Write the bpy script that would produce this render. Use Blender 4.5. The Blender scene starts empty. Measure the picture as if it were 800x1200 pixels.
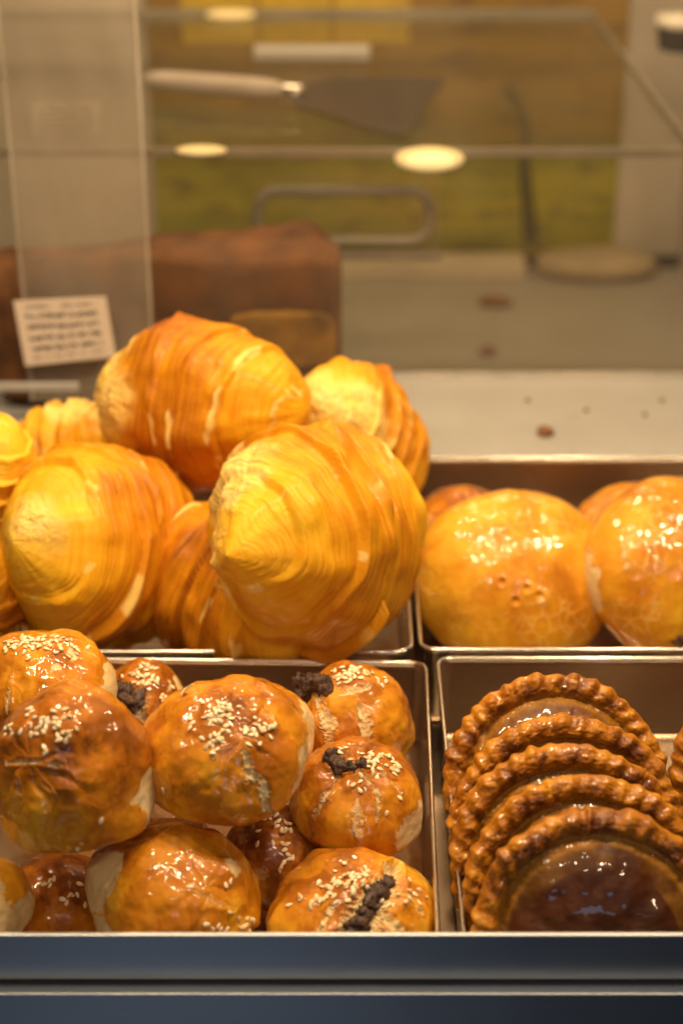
import bpy, bmesh, math, random
import numpy as np
from mathutils import Vector

U = 0.01                      # everything below is written in centimetres
sc = bpy.context.scene
COL = sc.collection
rng = np.random.default_rng(7)
random.seed(7)

# ------------------------------------------------------------------ camera model
PITCH = math.radians(26.0)
CAM = np.array([0.0, 0.0, 45.7])
RT = np.array([1.0, 0, 0])
FW = np.array([0, math.cos(PITCH), -math.sin(PITCH)])
UP = np.array([0, math.sin(PITCH), math.cos(PITCH)])

def W(px, py, f):
    return CAM + FW*f + RT*((px-400)/2000*f) + UP*((600-py)/2000*f)
def G(px, py, z):
    d = FW + RT*((px-400)/2000) + UP*((600-py)/2000)
    return CAM + d*((z-CAM[2])/d[2])
def H(px, py, y):
    d = FW + RT*((px-400)/2000) + UP*((600-py)/2000)
    return CAM + d*(y/d[1])
def cam2w(r, u, t):
    v = RT*r + UP*u - FW*t
    return v/np.linalg.norm(v)
def uv2dir(u, v):
    return cam2w(u, v, math.sqrt(max(0.0, 1-u*u-v*v)))

# ------------------------------------------------------------------ noise
def _h(i, j, k, s):
    n = (i*374761393 + j*668265263 + k*2147483647 + s*1274126177) & 0xffffffff
    n = ((n ^ (n >> 13))*1274126177) & 0xffffffff
    n = n ^ (n >> 16)
    return (n & 0xffff)/65535.0
def vnoise(P, s=0):
    P = np.asarray(P, float)
    F = np.floor(P).astype(np.int64); f = P-F; f = f*f*f*(f*(f*6-15)+10)
    r = 0
    for a in (0, 1):
        for b in (0, 1):
            for c in (0, 1):
                w = (f[:, 0] if a else 1-f[:, 0])*(f[:, 1] if b else 1-f[:, 1])*(f[:, 2] if c else 1-f[:, 2])
                r = r+w*_h(F[:, 0]+a, F[:, 1]+b, F[:, 2]+c, s)
    return r*2-1
def fbm(P, o=4, s=0):
    P = np.asarray(P, float); r = 0; a = .5; k = 1.0
    for i in range(o):
        r = r+a*vnoise(P*k+i*17.3, s+i); a *= .5; k *= 2.03
    return r
def sstep(a, b, x):
    t = np.clip((x-a)/(b-a), 0, 1); return t*t*(3-2*t)

# ------------------------------------------------------------------ scene helpers
def thing(name, label, cat, loc, group=None):
    o = bpy.data.objects.new(name, None); COL.objects.link(o)
    o.empty_display_size = .01
    o.location = Vector(loc)*U
    o['label'] = label; o['category'] = cat
    if group: o['group'] = group
    return o
def tag(o, label, cat, group=None):
    o['label'] = label; o['category'] = cat
    if group: o['group'] = group
    return o
def link(name, me, mat, parent=None, loc=(0, 0, 0)):
    o = bpy.data.objects.new(name, me); COL.objects.link(o)
    if mat: 
        me.materials.clear(); me.materials.append(mat)
    o.parent = parent; o.location = Vector(loc)*U
    return o
def qmesh(name, V, Fq, mat, parent=None, loc=(0, 0, 0), attrs=None, smooth=True):
    """V in cm (local), Fq (n,4) ints"""
    V = np.asarray(V, float); Fq = np.asarray(Fq, np.int64)
    A, B, C = V[Fq[:, 0]], V[Fq[:, 1]], V[Fq[:, 2]]; D = V[Fq[:, 3]]
    vol = np.einsum('ij,ij->i', A, np.cross(B, C)).sum()+np.einsum('ij,ij->i', A, np.cross(C, D)).sum()
    if vol < 0: Fq = Fq[:, ::-1]
    me = bpy.data.meshes.new(name)
    me.vertices.add(len(V)); me.vertices.foreach_set('co', (V*U).astype(np.float32).ravel())
    me.loops.add(Fq.size); me.loops.foreach_set('vertex_index', Fq.astype(np.int32).ravel())
    me.polygons.add(len(Fq)); me.polygons.foreach_set('loop_start', np.arange(0, Fq.size, 4, dtype=np.int32))
    me.update(calc_edges=True)
    me.polygons.foreach_set('use_smooth', np.full(len(Fq), smooth))
    for k, v in (attrs or {}).items():
        a = me.attributes.new(k, 'FLOAT', 'POINT'); a.data.foreach_set('value', np.asarray(v, np.float32))
    return link(name, me, mat, parent, loc)
def grid_faces(nu, nv, wrap=True):
    i = np.arange(nu-1)[:, None]; j = np.arange(nv if wrap else nv-1)[None, :]
    j2 = (j+1) % nv
    f = np.stack([np.broadcast_to(x, (nu-1, j.shape[1])) for x in (i*nv+j, i*nv+j2, (i+1)*nv+j2, (i+1)*nv+j)], -1)
    return f.reshape(-1, 4)
_cs = {}
def cubesphere(n):
    if n in _cs: return _cs[n]
    t = np.tan(np.linspace(-math.pi/4, math.pi/4, n+1))
    a, b = np.meshgrid(t, t, indexing='ij'); o = np.ones_like(a)
    pts = []; fs = []; base = 0
    gf = grid_faces(n+1, n+1, False)
    for P in ((o, a, b), (-o, b, a), (b, o, a), (a, -o, b), (a, b, o), (b, a, -o)):
        pts.append(np.stack(P, -1).reshape(-1, 3)); fs.append(gf+base); base += (n+1)**2
    P = np.concatenate(pts); P /= np.linalg.norm(P, axis=1)[:, None]
    key = np.round(P*1e5).astype(np.int64)
    _, idx, inv = np.unique(key, axis=0, return_index=True, return_inverse=True)
    _cs[n] = (P[idx], inv.ravel()[np.concatenate(fs)])
    return _cs[n]
def bm_link(name, bm, mat, parent=None, loc=(0, 0, 0), smooth=False):
    bmesh.ops.recalc_face_normals(bm, faces=bm.faces)
    for f in bm.faces: f.smooth = smooth
    me = bpy.data.meshes.new(name); bm.to_mesh(me); bm.free()
    for v in me.vertices: v.co *= U
    return link(name, me, mat, parent, loc)
def box_bm(x0, x1, y0, y1, z0, z1, bev=0.0, seg=2):
    bm = bmesh.new(); bmesh.ops.create_cube(bm, size=1)
    for v in bm.verts:
        v.co = ((x0+x1)/2+v.co.x*(x1-x0), (y0+y1)/2+v.co.y*(y1-y0), (z0+z1)/2+v.co.z*(z1-z0))
    if bev: bmesh.ops.bevel(bm, geom=bm.edges[:], offset=bev, segments=seg, affect='EDGES', profile=.5)
    return bm
def prism_bm(pts, thick, bev=0.0, axis=(0, 0, 1)):
    """pts: list of 3D points (planar), extruded along axis by thick"""
    bm = bmesh.new(); a = Vector(axis)*thick
    lo = [bm.verts.new(Vector(p)) for p in pts]; hi = [bm.verts.new(Vector(p)+a) for p in pts]
    n = len(pts)
    bm.faces.new(lo); bm.faces.new(hi)
    for i in range(n): bm.faces.new((lo[i], lo[(i+1) % n], hi[(i+1) % n], hi[i]))
    if bev: bmesh.ops.bevel(bm, geom=bm.edges[:], offset=bev, segments=2, affect='EDGES', profile=.5)
    return bm
def tube(path, rad, n=14, closed=False):
    """path (m,3), rad scalar or (m,) -> V, F"""
    P = np.asarray(path, float); m = len(P)
    rad = np.broadcast_to(rad, (m,))
    T = (np.roll(P, -1, 0)-np.roll(P, 1, 0)) if closed else np.gradient(P, axis=0)
    T /= np.linalg.norm(T, axis=1)[:, None]
    ref = np.array([.13, .21, .97]); X = np.cross(T, ref); X /= np.linalg.norm(X, axis=1)[:, None]; Y = np.cross(T, X)
    th = np.arange(n)/n*2*math.pi
    V = P[:, None]+rad[:, None, None]*(np.cos(th)[None, :, None]*X[:, None]+np.sin(th)[None, :, None]*Y[:, None])
    F = grid_faces(m, n)
    if closed:
        j = np.arange(n); F = np.concatenate([F, np.stack([(m-1)*n+j, (m-1)*n+(j+1) % n, (j+1) % n, j], -1)])
    return V.reshape(-1, 3), F

# ------------------------------------------------------------------ materials
class NT:
    def __init__(s, name):
        s.m = bpy.data.materials.new(name); s.m.use_nodes = True
        s.t = s.m.node_tree; s.b = s.t.nodes['Principled BSDF']
    def n(s, typ, **kw):
        x = s.t.nodes.new(typ)
        for k, v in kw.items():
            if k in x.inputs: s.put(x.inputs[k], v)
            else: setattr(x, k, v)
        return x
    def put(s, sock, v):
        if isinstance(v, bpy.types.NodeSocket): s.t.links.new(v, sock)
        else: sock.default_value = v
    def set(s, **kw):
        for k, v in kw.items(): s.put(s.b.inputs[k.replace('_', ' ')], v)
    def attr(s, name): return s.n('ShaderNodeAttribute', attribute_name=name).outputs['Fac']
    def coord(s, scale=(1, 1, 1), which='Object'):
        c = s.n('ShaderNodeTexCoord'); m = s.n('ShaderNodeMapping'); m.inputs['Scale'].default_value = scale
        s.t.links.new(c.outputs[which], m.inputs['Vector']); return m.outputs['Vector']
    def noise(s, scale, detail=4, vec=None, rough=.5, dist=0):
        x = s.n('ShaderNodeTexNoise', Scale=scale, Detail=detail, Roughness=rough, Distortion=dist)
        s.put(x.inputs['Vector'], vec if vec is not None else s.coord()); return x.outputs['Fac']
    def math(s, op, a, b=0.0, c=None, clamp=False):
        x = s.n('ShaderNodeMath', operation=op, use_clamp=clamp); s.put(x.inputs[0], a); s.put(x.inputs[1], b)
        if c is not None: s.put(x.inputs[2], c)
        return x.outputs[0]
    def ramp(s, fac, stops, interp='LINEAR'):
        x = s.n('ShaderNodeValToRGB'); x.color_ramp.interpolation = interp
        e = x.color_ramp.elements
        while len(e) < len(stops): e.new(.5)
        for k, (p, c) in zip(e, stops):
            k.position = p; k.color = (*c, 1) if len(c) == 3 else c
        s.put(x.inputs['Fac'], fac); return x.outputs['Color']
    def mix(s, fac, a, b, typ='RGBA', blend='MIX'):
        x = s.n('ShaderNodeMix', data_type=typ)
        if typ == 'RGBA':
            x.blend_type = blend; i = (6, 7); o = 2
        else: i = (2, 3); o = 0
        s.put(x.inputs[0], fac)
        for k, v in zip(i, (a, b)):
            if typ == 'RGBA' and isinstance(v, tuple) and len(v) == 3: v = (*v, 1)
            s.put(x.inputs[k], v)
        return x.outputs[o]
    def bump(s, h, strength=.3, dist=.0005, prev=None):
        x = s.n('ShaderNodeBump', Strength=strength, Distance=dist); s.put(x.inputs['Height'], h)
        if prev is not None: s.put(x.inputs['Normal'], prev)
        return x.outputs['Normal']

def simple(name, col, rough=.5, metal=0.0, var=.12, scale=120, **kw):
    t = NT(name); nz = t.noise(scale, 4)
    c0 = tuple(c*(1-var) for c in col); c1 = tuple(min(1, c*(1+var)) for c in col)
    t.set(Base_Color=t.ramp(nz, [(.3, c0), (.7, c1)]), Metallic=metal)
    t.set(Roughness=t.mix(nz, rough*.85, min(1, rough*1.15), 'FLOAT'))
    for k, v in kw.items(): t.set(**{k: v})
    return t.m

def steel(name, col, r0, r1, stretch=(20, 900, 900), bs=.05, spots=False, metal=1.0):
    t = NT(name); nz = t.noise(1.0, 5, t.coord(stretch), .6); cl = t.noise(25, 4)
    c = t.mix(cl, tuple(x*.82 for x in col), col)
    if spots:
        sp = t.noise(60, 5, None, .7); sm = t.noise(9, 3)
        c = t.mix(t.math('MULTIPLY', t.ramp(sp, [(.60, (0, 0, 0)), (.68, (1, 1, 1))]), .35), c, tuple(x*.5 for x in col))
        c = t.mix(t.math('MULTIPLY', sm, .35), c, (col[0]*.75, col[1]*.68, col[2]*.6))
    rr = t.mix(t.math('MULTIPLY_ADD', nz, .6, t.math('MULTIPLY', cl, .4)), r0, r1, 'FLOAT')
    t.set(Base_Color=c, Metallic=metal, Roughness=rr, Normal=t.bump(nz, bs, .0003))
    return t.m

def mat_bun(name, lumpy=1.0, gloss=1.0, web=False):
    t = NT(name); w = t.attr('wash'); br = t.attr('brown'); fl = t.attr('flake')
    n1 = t.noise(90, 6, None, .6); n2 = t.noise(520, 4, None, .6); n3 = t.noise(38, 5, t.coord((1, 1, .35)), .55, .6)
    f = t.math('ADD', br, t.math('MULTIPLY', t.math('SUBTRACT', n1, .5), .35))
    f = t.math('ADD', f, t.math('MULTIPLY', t.math('SUBTRACT', n3, .5), .45), clamp=True)
    wc = t.ramp(f, [(0, (.80, .43, .028)), (.3, (.66, .262, .011)), (.62, (.44, .138, .006)), (1, (.17, .044, .004))])
    dc = t.ramp(t.noise(60, 5), [(.25, (.70, .48, .20)), (.75, (.86, .70, .42))])
    wc = t.mix(t.math('MULTIPLY', t.ramp(n2, [(.64, (0, 0, 0)), (.76, (1, 1, 1))]), .25), wc, (.30, .10, .015))
    c = t.mix(w, dc, wc)
    t.set(Base_Color=c)
    t.set(Roughness=t.mix(w, .6, .5, 'FLOAT'), Specular_IOR_Level=.2, Coat_Weight=t.math('MULTIPLY', w, .85*gloss, clamp=True), Coat_Roughness=.03, Coat_IOR=1.5)
    wr = t.noise(130, 3, t.coord((1, 1, .55)), .5, .9)
    b = t.bump(n2, .05, .0004); b = t.bump(wr, .13, .0014, b); b = t.bump(t.noise(150, 2), .12*lumpy, .002, b)
    if web:
        wv_ = t.n('ShaderNodeVectorMath', operation='ADD'); cc = t.coord(); nz = t.n('ShaderNodeTexNoise', Scale=45.0, Detail=3.0); t.put(nz.inputs['Vector'], cc)
        sc_ = t.n('ShaderNodeVectorMath', operation='SCALE'); t.put(sc_.inputs[0], nz.outputs['Color']); sc_.inputs['Scale'].default_value = .012
        t.put(wv_.inputs[0], cc); t.put(wv_.inputs[1], sc_.outputs[0])
        vo = t.n('ShaderNodeTexVoronoi', feature='DISTANCE_TO_EDGE', Scale=125.0); t.put(vo.inputs['Vector'], wv_.outputs[0])
        ln = t.ramp(vo.outputs['Distance'], [(.0, (1, 1, 1)), (.10, (0, 0, 0))])
        ln = t.math('MULTIPLY', ln, t.ramp(t.noise(34, 3), [(.45, (0, 0, 0)), (.58, (1, 1, 1))]))
        c = t.mix(t.math('MULTIPLY', ln, .36), c, (.92, .66, .20)); t.set(Base_Color=c)
        b = t.bump(ln, .15, .0010, b)
    fk = t.noise(330, 4, t.coord((1, 1, .3)), .6)
    fb = t.bump(t.math('MULTIPLY', fk, fl), .9, .003, b)
    t.set(Normal=fb, Coat_Normal=b)
    return t.m

def mat_croissant(name):
    t = NT(name); p = t.attr('pale'); br = t.attr('brown'); st = t.attr('stria')
    n1 = t.noise(75, 5, None, .6); n2 = t.noise(420, 4, None, .6)
    f = t.math('ADD', br, t.math('MULTIPLY', t.math('SUBTRACT', n1, .5), .55))
    f = t.math('ADD', f, t.math('MULTIPLY', t.math('SUBTRACT', st, .5), .20), clamp=True)
    wc = t.ramp(f, [(0, (.87, .52, .028)), (.3, (.80, .39, .011)), (.62, (.62, .235, .006)), (1, (.32, .085, .004))])
    pc = t.ramp(t.noise(140, 5), [(.3, (.86, .58, .12)), (.7, (.91, .72, .28))])
    c = t.mix(p, wc, pc)
    t.set(Base_Color=c, Roughness=t.mix(p, .5, .65, 'FLOAT'), Specular_IOR_Level=.22, Coat_Weight=t.math('MULTIPLY', t.math('SUBTRACT', 1.0, p), .12), Coat_Roughness=.18)
    t.set(Subsurface_Weight=.07, Subsurface_Radius=(.005, .0025, .0008), Subsurface_Scale=1.0)
    b = t.bump(n2, .25, .0008); b = t.bump(st, .20, .0010, b); b = t.bump(n1, .2, .002, b)
    t.set(Normal=b)
    return t.m

def mat_pie(name):
    t = NT(name); z = t.attr('zone'); cr = t.attr('brown')
    n1 = t.noise(110, 6, None, .65); n2 = t.noise(480, 4, None, .6); n4 = t.noise(45, 4, None, .55, .5)
    rc = t.ramp(t.math('ADD', t.math('MULTIPLY_ADD', n1, 1.5, -.42), t.math('MULTIPLY', cr, .5)), [(.22, (.60, .255, .014)), (.48, (.42, .145, .008)), (.78, (.14, .036, .004))])
    yc = t.ramp(n1, [(.3, (.20, .08, .009)), (.7, (.40, .18, .018))])
    dm = t.ramp(t.math('ADD', t.math('MULTIPLY_ADD', n4, .5, .25), t.math('MULTIPLY', cr, .45)), [(.18, (.40, .135, .010)), (.42, (.17, .044, .006)), (.8, (.060, .016, .005))])
    # zone: 0 dome, .5 ring, 1 rope
    c = t.mix(t.math('MULTIPLY', z, 2.0, clamp=True), dm, yc)
    c = t.mix(t.math('MULTIPLY_ADD', z, 2.0, -1.0, clamp=True), c, rc)
    b = t.bump(n2, .2, .0006); b = t.bump(n1, t.math('MULTIPLY_ADD', z, .35, .12), .0016, b); b = t.bump(n4, .12, .003, b)
    t.set(Base_Color=c, Roughness=t.mix(n1, .35, .55, 'FLOAT'), Specular_IOR_Level=.3, Coat_Weight=.65, Coat_Roughness=.06, Normal=b)
    return t.m

M = {}
M['bun'] = mat_bun('egg_washed_crust')
M['puff'] = mat_bun('glazed_puff_crust', lumpy=2.5, gloss=1.17, web=True)
M['croissant'] = mat_croissant('croissant_crust')
M['pie'] = mat_pie('glazed_pie_crust')
def _seed():
    t = NT('sesame_seed'); r = t.n('ShaderNodeObjectInfo').outputs['Random']; n = t.noise(300, 3)
    c = t.ramp(t.math('MULTIPLY_ADD', n, .35, t.math('MULTIPLY', r, .75)), [(.1, (.70, .47, .22)), (.45, (.86, .70, .44)), (.9, (.93, .82, .60))])
    t.set(Base_Color=c, Roughness=.45); return t.m
M['seed'] = _seed()
def _fill():
    t = NT('bean_paste'); n = t.noise(900, 5, None, .65); n1 = t.noise(250, 4)
    t.set(Base_Color=t.ramp(n1, [(.3, (.030, .013, .008)), (.75, (.13, .052, .026))]), Roughness=.42, Normal=t.bump(n, .9, .0015), Coat_Weight=.25, Coat_Roughness=.3)
    return t.m
M['paste'] = _fill()
M['tray'] = steel('tray_steel', (.60, .48, .36), .15, .32, (30, 30, 900), .03, metal=.95)
M['rim'] = steel('rim_steel', (.86, .82, .77), .14, .24, (40, 40, 40), .02)
M['counter'] = steel('counter_steel', (.50, .53, .58), .34, .50, (18, 1400, 1400), .10)
M['deck'] = steel('deck_steel', (.56, .55, .54), .42, .62, (14, 700, 700), .05, spots=True, metal=.35)
M['worktop'] = steel('worktop_steel', (.50, .48, .46), .40, .60, (14, 700, 700), .05, spots=True, metal=.35)
M['dark'] = simple('gap_shade_and_dark_plastic', (.012, .012, .014), .7)  # near-black for painted shade in gaps, also the tub's dark plastic
M['crumb'] = simple('crumb', (.20, .085, .025), .7, 0, .4, 400)
M['card'] = None
# architectural clear plastic: transparent with a fresnel sheen
def clear(name, tint, milk, rough=.06, ior=1.45, fk=.8):
    t = NT(name); nt = t.t; nt.nodes.remove(t.b)
    tr = t.n('ShaderNodeBsdfTransparent', Color=(*tint, 1)); gl = t.n('ShaderNodeBsdfGlossy', Roughness=rough)
    df = t.n('ShaderNodeBsdfDiffuse', Color=(.75, .68, .58, 1)); fr = t.n('ShaderNodeFresnel', IOR=ior)
    n1 = t.noise(14, 5); n2 = t.noise(1.0, 4, t.coord((8, 8, 60)))
    n3 = t.noise(1.0, 3, t.coord((5, 5, 2.2)), .6, 1.2); sp = t.ramp(t.noise(420, 2), [(.70, (0, 0, 0)), (.76, (1, 1, 1))])
    dust = t.math('MULTIPLY', t.math('ADD', t.math('MULTIPLY', n1, .5), t.math('ADD', t.ramp(n3, [(.35, (0, 0, 0)), (.7, (1, 1, 1))]), t.math('MULTIPLY', n2, .3))), milk)
    dust = t.math('ADD', dust, t.math('MULTIPLY', sp, milk*1.2))
    a = t.n('ShaderNodeMixShader'); t.put(a.inputs[0], dust); t.put(a.inputs[1], tr.outputs[0]); t.put(a.inputs[2], df.outputs[0])
    b = t.n('ShaderNodeMixShader'); t.put(b.inputs[0], t.math('MULTIPLY', fr.outputs[0], fk)); t.put(b.inputs[1], a.outputs[0]); t.put(b.inputs[2], gl.outputs[0])
    nt.links.new(b.outputs[0], nt.nodes['Material Output'].inputs[0])
    return t.m
M['glass'] = clear('clear_shelf_acrylic', (.97, .97, .94), .025, fk=.14)
M['milky'] = clear('cloudy_acrylic', (.93, .90, .85), .20, .2, fk=.35)
M['pane'] = clear('clear_bin_acrylic', (.97, .96, .94), .06)
M['edge'] = simple('polished_acrylic_edge', (.30, .275, .23), .25, 0, .15, 40)

# ------------------------------------------------------------------ buns
def seg_dist(D, pts):
    pts = [np.asarray(p) for p in pts]; best = np.full(len(D), 9.0); par = np.zeros(len(D))
    if len(pts) == 1: return np.linalg.norm(D-pts[0], axis=1), par
    for i in range(len(pts)-1):
        a, b = pts[i], pts[i+1]; ab = b-a
        t = np.clip(((D-a)@ab)/(ab@ab), 0, 1); d = np.linalg.norm(D-a-t[:, None]*ab, axis=1)
        k = d < best; best[k] = d[k]; par[k] = (i+t[k])/(len(pts)-1)
    return best, par

class Blob:
    """an egg-washed bun: direction -> surface point, with cracks, pleats and unwashed patches"""
    def __init__(s, seed, axes, frame=None, cracks=(), pale=(), pits=(), lump=.068, flat=.55, pleat=None, base_brown=.35, top_brown=.35, topdir=None):
        s.seed = seed; s.ax = np.array(axes, float); s.M = np.eye(3) if frame is None else np.array(frame, float)
        s.cracks = cracks; s.pale = pale; s.pits = pits; s.lump = lump; s.flat = flat; s.pleat = pleat
        s.bb = base_brown; s.tb = top_brown; s.top = np.array([0, 0, 1.0]) if topdir is None else topdir
    def __call__(s, D, full=False):
        sd = s.seed*3.7
        L = D@s.M                                   # local components
        r = 1/np.sqrt(((L/s.ax)**2).sum(1))
        R0 = s.ax.mean()
        lp = fbm(D*1.25+sd, 3, s.seed)*s.lump*2+fbm(D*3.3+sd, 3, s.seed+9)*s.lump*.55
        rid = 1-np.abs(vnoise(D*np.array([5, 5, 2.2])+fbm(D*3+sd, 2, s.seed+40)[:, None]*1.2+sd, s.seed+41))
        lp = lp+.007*(rid**5-.3)*sstep(-.1, .5, fbm(D*1.7+sd+5, 2, s.seed+42)+.25)
        r = r*(1+lp)
        wash = np.ones(len(D)); flake = np.zeros(len(D))
        wob = np.stack([fbm(D*4+sd+k*9, 4, s.seed+k) for k in range(3)], 1)*.10
        Dw = D+wob
        for (pts, wid, dep, pal) in s.cracks:
            d, par = seg_dist(Dw, pts)
            tap = np.clip(np.sin(np.pi*np.clip(par*.86+.07, 0, 1)), .25, 1)
            w = wid*tap
            fine = fbm(D*16+sd, 3, s.seed+4)
            g = np.exp(-(d/w)**2)
            lipd = np.exp(-((d-1.7*w)/(w*.8))**2)
            r = r-R0*dep*g*(1+.5*fine)+R0*dep*.35*lipd
            m = sstep(1.5*w, .7*w, d+fine*.6*w)*pal
            wash = wash*(1-m); flake = np.maximum(flake, m)
        if s.pleat is not None:
            c, n, amp = s.pleat
            c = np.asarray(c); e1 = np.cross(c, [0.3, .2, .9]); e1 /= np.linalg.norm(e1); e2 = np.cross(c, e1)
            an = np.arctan2(Dw@e2, Dw@e1); rad = np.arccos(np.clip(D@c, -1, 1))
            env = np.exp(-((rad-.42)/.33)**2)
            r = r-R0*amp*env*np.abs(np.sin(an*n/2+fbm(D*2+sd, 2, s.seed+3)*1.5))**6*(.5+.5*vnoise(np.stack([an*1.3, an*0, an*0], 1)+sd, 2))
        for (c, rad, dep) in s.pits:
            d = np.linalg.norm(D-np.asarray(c), axis=1)
            r = r-R0*dep*np.exp(-(d/rad)**2)+R0*dep*.12*np.exp(-((d-1.9*rad)/(.7*rad))**2)
        for (c, ang, amp) in s.pale:
            d = np.arccos(np.clip(D@np.asarray(c), -1, 1))
            e = d+amp*(fbm(D*2.4+sd+3, 4, s.seed+20)*3.4+fbm(D*8+sd, 3, s.seed+21)*1.1)
            m = sstep(ang+.03, ang-.03, e)
            wash = wash*(1-m); r = r-R0*.006*m
        P = (D*r[:, None])
        h = P@s.M[:, 2]; lo = -s.flat*s.ax[2]
        k = .22*s.ax[2]
        h2 = np.where(h < lo+k, lo+k*np.exp((h-lo-k)/k)*1.0, h)
        P = P+(h2-h)[:, None]*s.M[:, 2][None]
        if not full: return P
        streak = fbm(D*np.array([2.2, 2.2, .9])+sd, 4, s.seed+31)
        bs = fbm(D*np.array([3.0, 3.0, .8])+wob*6+sd+11, 4, s.seed+33); stroke = sstep(.02, .08, bs)+.6*sstep(-.12, -.2, bs)*-1
        brown = s.bb+s.tb*sstep(-.2, 1, D@s.top)+streak*.42+.17*min(1.0, s.tb/.3)*stroke
        return P, np.clip(wash, 0, 1), np.clip(brown, 0, 1), flake
    def at(s, d):
        d = np.asarray(d); e1 = np.cross(d, [.21, .33, .92]); e1 /= np.linalg.norm(e1); e2 = np.cross(d, e1); e = .03
        Q = np.stack([d, d+e*e1, d-e*e1, d+e*e2, d-e*e2]); Q /= np.linalg.norm(Q, axis=1)[:, None]
        P = s(Q); n = np.cross(P[1]-P[2], P[3]-P[4]); n /= np.linalg.norm(n)
        if n@d < 0: n = -n
        return P[0], n

def seed_mesh():
    D, F = cubesphere(8)
    V = D*np.array([.142, .088, .052]); t = (D[:, 0]+1)/2
    V[:, 1] *= 1.12-.55*t**1.5; V[:, 2] *= 1.1-.45*t
    o = qmesh('sesame_seed', V, F, M['seed']); me = o.data; bpy.data.objects.remove(o); return me
SEED = seed_mesh()

def frame_to_euler(n, rot):
    z = Vector(n); q = z.to_track_quat('Z', 'Y').to_matrix() @ __import__('mathutils').Matrix.Rotation(rot, 3, 'Z')
    return q.to_euler()

def put_seeds(root, blob, base, clusters, r):
    n_tot = 0; taken = []
    for (u, v, su, sv, cnt) in clusters:
        k = 0; tries = 0; cnt = cnt if cnt < 10 else int(cnt*.7)
        while k < cnt and tries < cnt*30:
            tries += 1
            uu, vv = u+r.normal()*su*.82, v+r.normal()*sv*.85
            if uu*uu+vv*vv > .97: continue
            d = uv2dir(uu, vv); p, n = blob.at(d)
            dm = min([np.linalg.norm(p-q) for q in taken], default=9)
            lift = .035
            if dm < .15:
                if r.random() < .72: continue
                lift = .11
            taken.append(p); k += 1
            o = bpy.data.objects.new('sesame_seed', SEED); COL.objects.link(o); o.parent = root
            o.location = Vector(base+p+n*lift)*U
            nn = n+r.normal(size=3)*(.22 if lift < .1 else .4)
            o.rotation_euler = frame_to_euler(nn/np.linalg.norm(nn), r.random()*6.28)
            s = r.uniform(.88, 1.12); o.scale = (s, s*r.uniform(.9, 1.1), s)

def put_filling(root, blob, base, pts, wid, lift, sd):
    """lumpy dark bean paste pushed out along a tear"""
    pts = [np.asarray(p) for p in pts]
    path = []
    for i in range(len(pts)-1):
        for k in np.linspace(0, 1, 14, endpoint=(i == len(pts)-2)):
            d = pts[i]*(1-k)+pts[i+1]*k; d /= np.linalg.norm(d); p, n = blob.at(d); path.append(p+n*lift)
    path = np.array(path); m = len(path)
    from_ = np.linspace(0, 1, m); rad = wid*np.sqrt(np.clip(1-(2*from_-1)**4, .02, 1))*(1+.35*vnoise(np.stack([from_*7, from_*0, from_*0], 1)+sd, 5))
    # resample denser
    tt = np.linspace(0, m-1, 90); path = np.stack([np.interp(tt, np.arange(m), path[:, k]) for k in range(3)], 1); rad = np.interp(tt, np.arange(m), rad)
    V, F = tube(path, rad, 48)
    N = V-np.repeat(path, 48, 0)
    nz = fbm(V*3.2+sd, 4, 3)*.9+np.abs(fbm(V*7+sd, 3, 8))*.8
    V = V+N*nz[:, None]
    qmesh('bean_filling', V+base, F, M['paste'], root)

def bun(name, label, cat, group, px, py, rx, ry, f, seed, cracks=(), pale=(), seeds=(), filling=None, mat='bun', n=110, c_scale=None, flakes=(), **kw):
    r = np.random.default_rng(seed)
    ctr = W(px, py, f); a = rx*f/2000; b = ry*f/2000
    e = math.asin(np.clip((CAM[2]-ctr[2])/np.linalg.norm(ctr-CAM), 0, 1))
    c = math.sqrt(max(.3, (b*b-(a*math.sin(e))**2)))/math.cos(e); c = min(max(c, .74*a), 1.12*a)
    if c_scale: c = a*c_scale
    cr = [([uv2dir(*p) for p in pts], w, d, pal) for pts, w, d, pal in cracks]
    pl = [(uv2dir(*p[:2]) if len(p) == 4 else cam2w(*p[:3]), p[-2], p[-1]) for p in pale]
    if 'pleat' in kw and kw['pleat']: kw['pleat'] = (uv2dir(*kw['pleat'][0]), *kw['pleat'][1:])
    if 'pits' in kw: kw['pits'] = [(uv2dir(*p), q, w) for p, q, w in kw['pits']]
    B = Blob(seed, (a, a, c), cracks=cr, pale=pl, **kw)
    base = np.array([0, 0, B.flat*c])
    root = thing(name, label, cat, ctr-base, group)
    D, F = cubesphere(n)
    P, wash, brown, flake = B(D, True)
    qmesh('crust', P+base, F, M[mat], root, attrs={'wash': wash, 'brown': brown, 'flake': flake})
    if filling:
        for (pts, wid, lift) in filling: put_filling(root, B, base, [uv2dir(*p) for p in pts], wid, lift, seed)
    put_seeds(root, B, base, seeds, r)
    for (u, v, ln, ang, wd) in flakes:
        p, nn = B.at(uv2dir(u, v)); t1 = cam2w(math.cos(ang), math.sin(ang), .25); t2 = np.cross(t1, nn); t2 /= np.linalg.norm(t2)
        k = np.linspace(0, 1, 9); pts = []
        for x in k: pts.append(p+t1*ln*x+t2*wd*(1-x)*.5+nn*.12*math.sin(x*3))
        for x in k[::-1][1:]: pts.append(p+t1*ln*x-t2*wd*(1-x)*.5+nn*.12*math.sin(x*3))
        bmf = prism_bm([q+base for q in pts], .035, 0, tuple(np.cross(t1, t2)))
        bm_link('pastry_flake', bmf, M['flake'], root, smooth=True)
    print(label[:40], 'z', np.round(ctr, 1), 'a', round(a, 2), 'c', round(c, 2))
    return root
M['flake'] = simple('dry_pastry_flake', (.82, .60, .34), .5, 0, .15, 200)

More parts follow.
